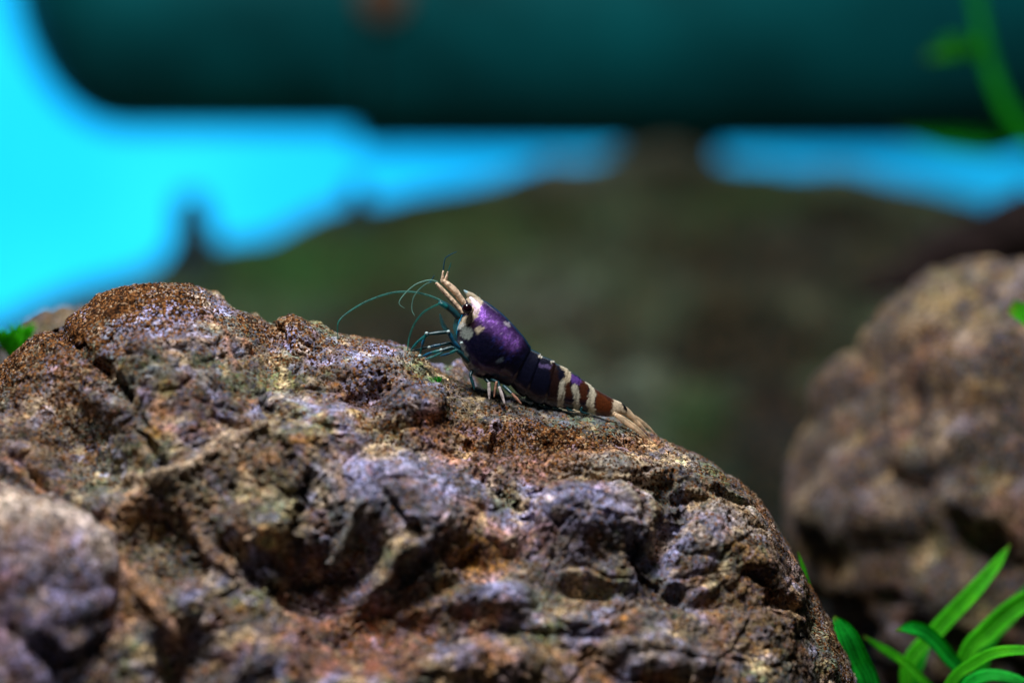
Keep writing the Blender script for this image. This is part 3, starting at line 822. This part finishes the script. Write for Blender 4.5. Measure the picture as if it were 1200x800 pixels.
# ------------------------------------------------------------------ the shrimp
def shrimp():
    Y0 = 0.02
    root = empty('shrimp', at(640, 480, Y0))
    tag(root, 'dark purple shrimp with cream bands and teal legs standing on the rock ridge', 'shrimp')
    # outline of the back and of the belly, nose to tail
    ST = [((547, 346), (543, 360)), ((553, 346.5), (540, 371)), ((560, 349), (536, 381)), ((569, 353), (534.5, 393)), ((580, 360.5), (537, 410)), ((592, 370.5), (544, 427)),
          ((604, 383), (556, 440)), ((614, 395), (576, 446)), ((622, 407), (596, 452)), ((634, 415), (614, 466)), ((648, 422.5), (633, 474.5)), ((663, 431), (651, 478)),
          ((677, 440), (668, 480)), ((690, 449.5), (685, 482.5)), ((704, 459), (701, 487)), ((718, 467), (716, 488)), ((728, 471.5), (724, 486)), ((735, 478), (730, 486)), ((738, 483), (735, 487))]
    half_w = [.34, .48, .60, .68, .72, .74, .74, .72, .66, .58, .52, .48, .45, .44, .46, .48, .52, .5, .4]
    n, m = 260, 72
    D = smooth_pts([(*p[0], 0) for p in ST], n)
    Vv = smooth_pts([(*p[1], 0) for p in ST], n)
    W = np.interp(np.linspace(0, 1, n), np.linspace(0, 1, len(ST)), half_w)
    sta = np.linspace(0, len(ST) - 1, n)
    # segment margins: carapace end and the five abdominal rings, each lapping over the next
    edges = [8.0, 9.0, 10.15, 11.2, 12.2, 13.25, 15.0]
    th = np.linspace(0, 2 * np.pi, m, endpoint=False)
    G = np.zeros((n, m, 3))
    PX, PY = np.zeros((n, m)), np.zeros((n, m))
    for i in range(n):
        c = (D[i] + Vv[i]) / 2
        ax = (D[i] - Vv[i]) / 2
        h = np.linalg.norm(ax)
        s = sta[i]
        step, lobe = 0.0, 0.0
        for a, b in zip(edges[:-1], edges[1:]):
            if a <= s < b:
                f = (s - a) / (b - a)
                step = -0.055 + 0.075 * f ** 0.8
                lobe = math.sin(math.pi * f) ** 0.6
        if s < 8:
            step = 0.03 * sstep(6.2, 8.0, s)
        cap = math.sqrt(max(0.0, min(1, s / 0.6))) * math.sqrt(max(0.0, min(1, (len(ST) - 1 - s) / 0.7)))
        cos, sin = np.cos(th), np.sin(th)
        up = np.sign(cos) * np.abs(cos) ** 1.0
        wid = np.abs(sin) ** 0.85 * np.sign(sin) * (1.0 - 0.16 * up)
        k = (1 + step) * cap
        low = np.where(cos < -0.2, (lobe - 0.75) * 0.10 * (-cos - 0.2) if 8 <= s < 15 else 0.0, 0.0)
        PX[i] = c[0] + ax[0] * (up * k + np.where(cos < 0, -low, 0))
        PY[i] = c[1] + ax[1] * (up * k + np.where(cos < 0, -low, 0))
        lat = wid * W[i] * h * k / 133.3
        for j in range(m):
            p = at(PX[i, j], PY[i, j], Y0)
            G[i, j] = (p[0], Y0 + lat[j], p[2])
    B = G.reshape(-1, 3)
    px, py = PX.ravel(), PY.ravel()
    nz = fbm(B * 22, 3, 5)
    nf = fbm(B * 60, 2, 6)
    wx, wy = px + 3.0 * nz + 2.6 * nf, py + 3.0 * fbm(B * 22 + 9, 3, 7) + 2.6 * fbm(B * 60 + 5, 2, 8)
    NAVY, CRM, GRY, BRN, ORB, PUR, BLK = (0.0035, 0.0040, 0.014), (0.52, 0.43, 0.29), (0.22, 0.25, 0.22), (0.016, 0.006, 0.005), (0.105, 0.026, 0.007), (0.17, 0.06, 0.42), (0.002, 0.002, 0.004)
    col = np.tile(np.array(NAVY), (len(B), 1))
    sheen = np.clip(1 - (px - 560) / 75, 0.12, 1) * (px < 640)
    # purple flecks of the shell, with the violet highlight along the back painted in
    fl = sstep(0.02, 0.30, fbm(B * 30 + 3, 3, 12) + 0.25 * fbm(B * 9, 2, 13))
    along = seg_dist(wx, wy, [(563, 366), (578, 377), (591, 389), (602, 401)])
    pur_m = (0.45 + 0.55 * fl) * np.exp(-(along / 8.0) ** 2)
    col = mix(col, (0.56, 0.23, 1.0), pur_m * 0.95)
    col = mix(col, (0.80, 0.58, 1.0), sstep(0.22, 0.42, fbm(B * 42 + 3, 2, 19)) * np.exp(-(along / 6.0) ** 2) * 0.6)
    metal = np.where(px < 622, 0.5, 0.3) * np.exp(-(along / 20.0) ** 2)
    col = mix(col, (0.03, 0.05, 0.30), sstep(0.1, 0.35, fbm(B * 34 + 30, 3, 14)) * np.exp(-(seg_dist(wx, wy, [(585, 398), (600, 410)]) / 10.0) ** 2) * 0.7)
    col = mix(col, (0.05, 0.02, 0.015), 0.8 * np.exp(-(np.hypot(wx - 552, wy - 377) / 7.0) ** 2))
    def paint(mask, c, w=1.0):
        nonlocal col
        nonlocal metal
        col = mix(col, c, np.clip(mask, 0, 1) * w)
        metal = metal * (1 - np.clip(mask, 0, 1) * w)
    line = lambda pts, w: sstep(w + 0.9, w - 0.9, seg_dist(wx, wy, pts))
    spot = lambda x, y, r: sstep(r + 1.0, r - 1.0, np.hypot(wx - x, wy - y))
    paint(line([(541, 342), (553, 350), (561, 354)], 4.8), CRM)
    paint(line([(560, 354), (557, 366), (550, 372), (542, 378)], 4.2), CRM)
    paint(line([(543, 379), (536, 384)], 2.3), (0.55, 0.55, 0.5))
    paint(spot(547, 389, 7.6), GRY, .9)
    paint(line([(540, 399), (546, 415), (555, 432)], 1.8), (0.20, 0.22, 0.20), .9)
    paint(spot(562, 384, 4.2), CRM, .9)
    paint(spot(586, 420, 3.6), (0.12, 0.16, 0.20), .8)
    paint(line([(592, 377), (597, 381)], 1.6), (0.4, 0.36, 0.4), .9)
    paint(spot(557, 432, 4.0), (0.08, 0.14, 0.18), .7)
    # rings of the tail
    paint(line([(648, 430), (650, 445), (648, 466)], 5.0) * sstep(473, 462, py), BRN)
    paint(line([(663, 448), (666, 466)], 4.5) * sstep(470, 460, py), (0.050, 0.015, 0.006))
    paint(line([(683, 450), (684, 470)], 5.0) * sstep(474, 464, py), (0.06, 0.017, 0.007))
    paint(line([(670, 442), (677, 447)], 4.0), (0.13, 0.06, 0.30), .8)
    paint(line([(632, 426), (644, 430)], 1.8), (0.14, 0.10, 0.24), .8)
    paint(line([(661, 428), (667, 434), (664, 444)], 3.8), CRM)
    paint(line([(659, 448), (657, 464), (655, 484)], 3.6), (0.50, 0.47, 0.36))
    paint(line([(673, 453), (676, 466), (674, 486)], 3.4), (0.50, 0.47, 0.36))
    paint(line([(690, 446), (696, 454), (692, 470), (695, 490)], 4.2), (0.60, 0.54, 0.40))
    paint(sstep(697, 700, wx) * sstep(720, 716, wx - (py - 470) * -0.12), ORB)
    paint(line([(700, 456), (720, 468)], 3.2), (0.05, 0.015, 0.008), .9)
    paint(sstep(716, 719, wx + (py - 476) * 0.14), (0.68, 0.55, 0.38))
    paint(line([(731, 473), (737, 482)], 3.0), BLK)
    for (x, y) in ((634, 416), (648, 422.5)):
        paint(spot(x, y, 2.0), (0.7, 0.62, 0.5))
    # shell material
    mt, nt, bs, out = new_mat('shrimp_shell')
    L = nt.links.new
    a_c = node(nt, 'ShaderNodeAttribute', attribute_name='tint').outputs['Color']
    a_s = node(nt, 'ShaderNodeAttribute', attribute_name='sheen').outputs['Fac']
    co = node(nt, 'ShaderNodeTexCoord').outputs['Object']
    nn = node(nt, 'ShaderNodeTexNoise', Scale=55.0, Detail=5.0, Roughness=0.65)
    n3 = node(nt, 'ShaderNodeTexNoise', Scale=28.0, Detail=3.0, Roughness=0.6)
    L(co, nn.inputs['Vector']); L(co, n3.inputs['Vector'])
    c = mixc(nt, 0.7, a_c, ramp(nt, nn.outputs['Fac'], [(0.3, (0.30,) * 3), (0.5, (0.95,) * 3), (0.7, (1.5,) * 3)]), 'MULTIPLY')
    L(c, bs.inputs['Base Color'])
    tintc = ramp(nt, n3.outputs['Fac'], [(0.35, (0.10, 0.06, 0.45)), (0.5, (0.45, 0.15, 1.0)), (0.62, (0.75, 0.40, 1.0)), (0.7, (0.25, 0.3, 1.0))])
    L(mixc(nt, a_s, (0.8, 0.8, 0.9), tintc), bs.inputs['Specular Tint'])
    ml = nt.nodes.new('ShaderNodeMath'); ml.operation = 'MULTIPLY_ADD'
    L(a_s, ml.inputs[0]); ml.inputs[1].default_value = 0.3; ml.inputs[2].default_value = 0.30
    L(ml.outputs[0], bs.inputs['Specular IOR Level'])
    bs.inputs['Roughness'].default_value = 0.30
    a_m = node(nt, 'ShaderNodeAttribute', attribute_name='metal').outputs['Fac']
    L(a_m, bs.inputs['Metallic'])
    bs.inputs['Coat Weight'].default_value = 0.8
    bs.inputs['Coat Roughness'].default_value = 0.16
    bp = node(nt, 'ShaderNodeBump', Strength=0.35, Distance=0.010)
    L(nn.outputs['Fac'], bp.inputs['Height']); L(bp.outputs['Normal'], bs.inputs['Normal'])
    V = np.vstack([B, G[0].mean(0)[None], G[-1].mean(0)[None]])
    F = [list(f) for f in grid_faces(n, m, True)]
    e0, e1 = n * m, n * m + 1
    for k in range(m):
        F.append([e0, (k + 1) % m, k]); F.append([e1, (n - 1) * m + k, (n - 1) * m + (k + 1) % m])
    cc = np.vstack([col, col[:1], col[-1:]])
    ss = np.concatenate([sheen, sheen[:1], sheen[-1:]])
    mm = np.concatenate([metal, metal[:1], metal[-1:], ])
    # rostrum spike grown out of the forehead, part of the same body
    rv, rf = tube([at(568, 361, Y0), at(559, 353.5, Y0), at(551, 346.5, Y0), at(543.5, 340, Y0)], [.030, .044, .034, .004], 16, 12, 0.6)
    off = len(V)
    V = np.vstack([V, rv]); F += [[i + off for i in q] for q in rf]
    rc = np.tile(np.array(CRM), (len(rv), 1)); rc[-30:] = (0.35, 0.55, 0.6)
    cc = np.vstack([cc, rc]); ss = np.concatenate([ss, np.zeros(len(rv))]); mm = np.concatenate([mm, np.zeros(len(rv))])
    mesh_obj('body', V, F, mt, root, attrs={'tint': cc, 'sheen': ss, 'metal': mm})

    # materials of the limbs
    teal = plain_mat('teal_limb', (0.012, 0.17, 0.17), rough=0.35, spec=0.5, var=0.35, scale=20.0, translucent=0.35, tcol=(0.02, 0.30, 0.28), clear=0.15)
    blue = plain_mat('blue_limb', (0.010, 0.10, 0.19), rough=0.3, spec=0.6, var=0.4, scale=22.0, translucent=0.2, tcol=(0.02, 0.2, 0.35))
    darkteal = plain_mat('dark_teal_limb', (0.006, 0.045, 0.055), rough=0.35, spec=0.5, var=0.4, scale=22.0)
    thread = plain_mat('antenna_green', (0.020, 0.185, 0.145), rough=0.4, spec=0.4, var=0.3, scale=9.0, translucent=0.4, tcol=(0.04, 0.36, 0.29), clear=0.35)
    pale = plain_mat('antenna_pale', (0.16, 0.34, 0.27), rough=0.4, spec=0.4, var=0.3, scale=9.0, translucent=0.3, tcol=(0.16, 0.36, 0.30), clear=0.25)
    cream = plain_mat('cream_limb', (0.70, 0.50, 0.34), rough=0.45, spec=0.35, var=0.6, scale=34.0, bump=0.6)
    rosy = plain_mat('rosy_foot', (0.34, 0.17, 0.11), rough=0.5, var=0.6, scale=30.0)
    white = plain_mat('white_foot', (0.60, 0.52, 0.50), rough=0.45, var=0.6, scale=30.0)
    black = plain_mat('eye_black', (0.012, 0.002, 0.004), rough=0.12, spec=0.6, var=0.2)
    glass = plain_mat('pale_plate', (0.05, 0.24, 0.25), rough=0.35, spec=0.5, var=0.25, scale=12.0, translucent=0.5, tcol=(0.05, 0.32, 0.32), clear=0.5)
    knuckle = plain_mat('pale_knuckle', (0.45, 0.58, 0.58), rough=0.35, spec=0.5, var=0.4, scale=30.0)
    u = 1 / 133.3
    def limb(name, pts, rad_px, mat, nn_=30, flat=1.0, parent=root):
        if name == 'antenna':
            rad_px = [r * 0.75 for r in rad_px]
        elif name.startswith('leg'):
            rad_px = [r * 0.86 for r in rad_px]
        P = [at(p[0], p[1], Y0 + (p[2] if len(p) > 2 else 0)) for p in pts]
        V, F = tube(P, [r * u for r in rad_px], nn_, 12, flat)
        return mesh_obj(name, V, F, mat, parent)
    # eyes on short stalks, one each side
    for sgn in (-1, 1):
        c = at(547.5, 361.5, Y0 + sgn * 0.165)
        bm = bmesh.new(); bmesh.ops.create_uvsphere(bm, u_segments=24, v_segments=16, radius=6.2 * u)
        ev = np.array([v.co[:] for v in bm.verts]) * (1, .85, 1) + c; ef = [[v.index for v in f.verts] for f in bm.faces]; bm.free()
        eye = mesh_obj('eye', ev, ef, black, root)
        s = at(554, 364, Y0 + sgn * 0.045)
        V, F = tube([s, s * .5 + c * .5, c], [.040, .026, .026], 8, 12)
        mesh_obj('eye_stalk', V, F, cream, eye)
    # antennule stalks: three joints each
    for sgn, path in ((-1, [(543, 367), (537, 360), (528, 350), (518, 339), (511, 331.5)]), (1, [(546, 358), (539, 349), (532, 340), (524, 333), (517, 327.5)])):
        rad = [3.0, 2.8, 3.0, 2.6, 1.8] if sgn < 0 else [3.0, 3.8, 4.2, 3.7, 2.0]
        stalk = limb('antennule', [(x, y, -0.055 if sgn < 0 else -0.005) for x, y in path], rad, cream, 40)
    limb('antennule', [(518, 331, -.01), (518.5, 325, -.01), (519.5, 317, -.01)], [2.0, 1.7, .9], cream, 12)
    limb('antennule', [(521, 331, .0), (523, 325, .0), (525, 318, .0)], [2.2, 1.8, .8], cream, 12)
    limb('antenna', [(519.5, 318, -.01), (520.5, 308, -.02), (522.5, 302, -.03), (528, 298.5, -.05), (535, 295, -.08)], [1.0, .8, .75, .7, .4], blue, 30)
    limb('antenna', [(525, 319, 0), (527, 313, 0), (528.5, 308, 0)], [.9, .7, .4], teal, 10)
    limb('antenna', [(513, 331, -.05), (506, 328.5, -.06), (497, 329.5, -.08), (486, 334, -.1), (475, 343.5, -.12), (468.5, 352, -.14), (468.5, 357, -.15), (474, 361, -.16)], [1.6, 1.3, 1.1, 1.0, .9, .8, .7, .45], pale, 60)
    limb('antenna', [(507, 330, .03), (499, 333, .05), (491, 339.5, .06), (485, 348, .06), (482.8, 357, .05), (483, 364, .04), (486, 370, .02)], [1.2, 1.0, 1.0, .9, .8, .7, .4], pale, 50)
    limb('antenna', [(504, 331, .02), (506.5, 327, .02), (509, 322.5, .02)], [.9, .8, .4], blue, 10)
    # long antennae
    limb('antenna', [(519, 354, .03), (511, 349.5, .05), (500, 345.5, .07), (487, 342.5, .08), (473, 341.8, .09), (455, 344, .1), (430, 353, .08), (410, 364.5, .0), (398, 375, -.06), (395.5, 384, -.08), (396, 398, -.1)],
         [2.0, 1.7, 1.5, 1.4, 1.4, 1.4, 1.4, 1.3, 1.2, 1.0, .7], thread, 90)
    limb('antenna', [(516, 355.5, .12), (506, 360, .14), (495, 367, .15), (486, 379, .15), (480, 394, .13), (477, 413, .1)], [1.6, 1.4, 1.3, 1.3, 1.2, .8], thread, 60)
    limb('antenna_base', [(538, 372, -.05), (530, 364, -.06), (522, 358, -.06), (515, 353.5, -.06)], [4.2, 3.6, 4.0, 2.2], darkteal, 24)
    limb('antenna_base', [(524, 360, -.09), (518, 356.5, -.09), (514, 355.5, -.09)], [2.6, 3.0, 1.4], teal, 12)
    limb('antenna_scale', [(536, 398, -.02), (526, 390, -.02), (519, 380, -.02), (515.5, 368, -.02)], [2.6, 3.0, 2.6, 1.0], glass, 24, 0.3)
    limb('antenna_scale', [(536, 395, -.05), (534, 384, -.05), (535, 374, -.05)], [2.2, 3.2, 2.2], glass, 16, 0.3)
    # front walking legs, each in joints
    def leg(joints, mats, radii, name='leg'):
        first = None
        for k, (a, b) in enumerate(zip(joints[:-1], joints[1:])):
            mid = tuple((np.array(a) + np.array(b)) / 2)
            o = limb(name if first is None else 'leg_joint', [a, mid, b], [radii[k] * .85, radii[k], radii[k + 1] * .8], mats[k], 14, 1.0, root if first is None else first)
            if first is None:
                first = o
        return first
    leg([(538, 408, -.12), (531, 400, -.14), (525.5, 389, -.15), (502, 391.5, -.17), (490, 400, -.17), (481, 411, -.15)], [blue, blue, darkteal, teal, teal], [3.2, 3.0, 2.9, 2.3, 1.9, 1.0])
    leg([(499.5, 390, -.18), (496.5, 398, -.18), (494, 407, -.17), (492, 417, -.15)], [teal, blue, teal], [1.8, 2.0, 1.3, .8])
    leg([(542, 411, -.1), (528, 402, -.12), (516, 404, -.14), (502, 407, -.15), (482, 411.5, -.14)], [darkteal, darkteal, blue, darkteal], [3.0, 2.6, 2.4, 1.8, .9])
    leg([(544, 416, -.12), (530, 407, -.15), (518, 410.5, -.17), (506, 413, -.17), (494, 418, -.15)], [darkteal, darkteal, teal, blue], [3.2, 3.0, 2.4, 2.2, 1.0])
    leg([(545, 418, .1), (532, 408, .12), (521, 411, .12), (510, 417, .1), (498, 421, .08)], [blue, teal, teal, teal], [2.8, 2.4, 2.0, 1.6, .9])
    leg([(548, 424, -.15), (541, 416, -.2), (535, 410, -.22), (527, 414, -.22), (516, 417, -.2)], [darkteal, darkteal, teal, blue], [3.2, 2.8, 2.2, 1.8, .9])
    for (x, y, z) in ((500, 390.5, -.185), (525.5, 388.5, -.165), (503, 407, -.165), (517, 410, -.185), (541, 402, -.2), (492, 417, -.16)):
        limb('joint_knuckle', [(x - 1.4, y + .6, z), (x, y, z), (x + 1.4, y - .4, z)], [1.5, 2.1, 1.4], knuckle, 8)
    # walking legs folded under the body, both sides
    for sgn in (-1, 1):
        for k, (x0, y0, x1, y1, x2, y2, mt_) in enumerate([(554, 432, 551, 440, 556, 449, darkteal), (566, 441, 573, 448, 573.5, 461, white), (573, 444, 582, 447, 579, 458, rosy), (583, 447, 585, 453, 591.5, 466, white), (590, 452, 600, 461, 611, 466, rosy)]):
            y = sgn * (0.10 + 0.012 * k)
            a, b = (x0, y0, y), (x1, y1, y * 1.5)
            tip = at(x2, y2, Y0 + y * 1.7)
            tip[2] = np.clip(rock_top(tip[0], tip[1]) + 0.004, tip[2] - 0.055, tip[2] + 0.03)     # the foot stands on the rock
            y2 = float(project(tip[None])[1][0])
            leg([a, b, (x2, y2, y * 1.7)], [darkteal, mt_], [2.4, 2.0 + 0.4 * (k % 2), 1.5 - 0.2 * (k % 3)])
    # swimmerets under the tail
    for sgn in (-1, 1):
        for k, (x, y) in enumerate([(618, 467), (634, 473), (650, 476), (666, 478), (682, 481)]):
            limb('swimmeret', [(x, y - 4, sgn * .05), (x - 1, y + 1, sgn * .05), (x + 4, y + 3, sgn * .05), (x + 9, y + 4, sgn * .045)], [1.3, 1.6, 1.1, .4], darkteal, 14, 0.5)
    # tail fan: middle plate and two pairs of side plates
    amber = plain_mat('tail_amber', (0.82, 0.64, 0.42), rough=0.35, spec=0.4, var=0.45, scale=18.0, translucent=0.35, tcol=(0.85, 0.60, 0.36), bump=0.25)
    limb('tail_plate', [(726, 477, 0), (735, 483, 0), (742, 490, 0), (748, 499, 0)], [5.0, 4.6, 3.2, .5], amber, 30, 0.35)
    limb('tail_plate', [(719, 484, -.06), (730, 491, -.08), (744, 500, -.09), (755, 509, -.09), (762, 515.5, -.08)], [2.4, 3.4, 2.9, 1.6, .3], amber, 36, 0.22)
    limb('tail_plate', [(721, 485.5, -.11), (731, 493.5, -.13), (742, 501.5, -.14), (752, 509, -.14), (759, 516, -.13)], [1.8, 2.6, 2.2, 1.3, .3], amber, 36, 0.22)
    limb('tail_plate', [(730, 482, .06), (745, 490, .09), (758, 499, .1), (769, 509, .1)], [2.4, 3.0, 2.0, .3], amber, 36, 0.22)
    limb('tail_plate', [(728, 480, .05), (740, 489, .06), (751, 498, .06), (760, 508, .05)], [2.2, 2.8, 1.8, .3], amber, 30, 0.22)
    # fine bristles on the forehead
    for (x, y) in ((557, 349), (561, 351)):
        limb('bristle', [(x, y, 0), (x + 1.2, y - 3.5, 0), (x + 1.5, y - 6.5, -.01)], [.35, .28, .15], pale, 8)
shrimp()
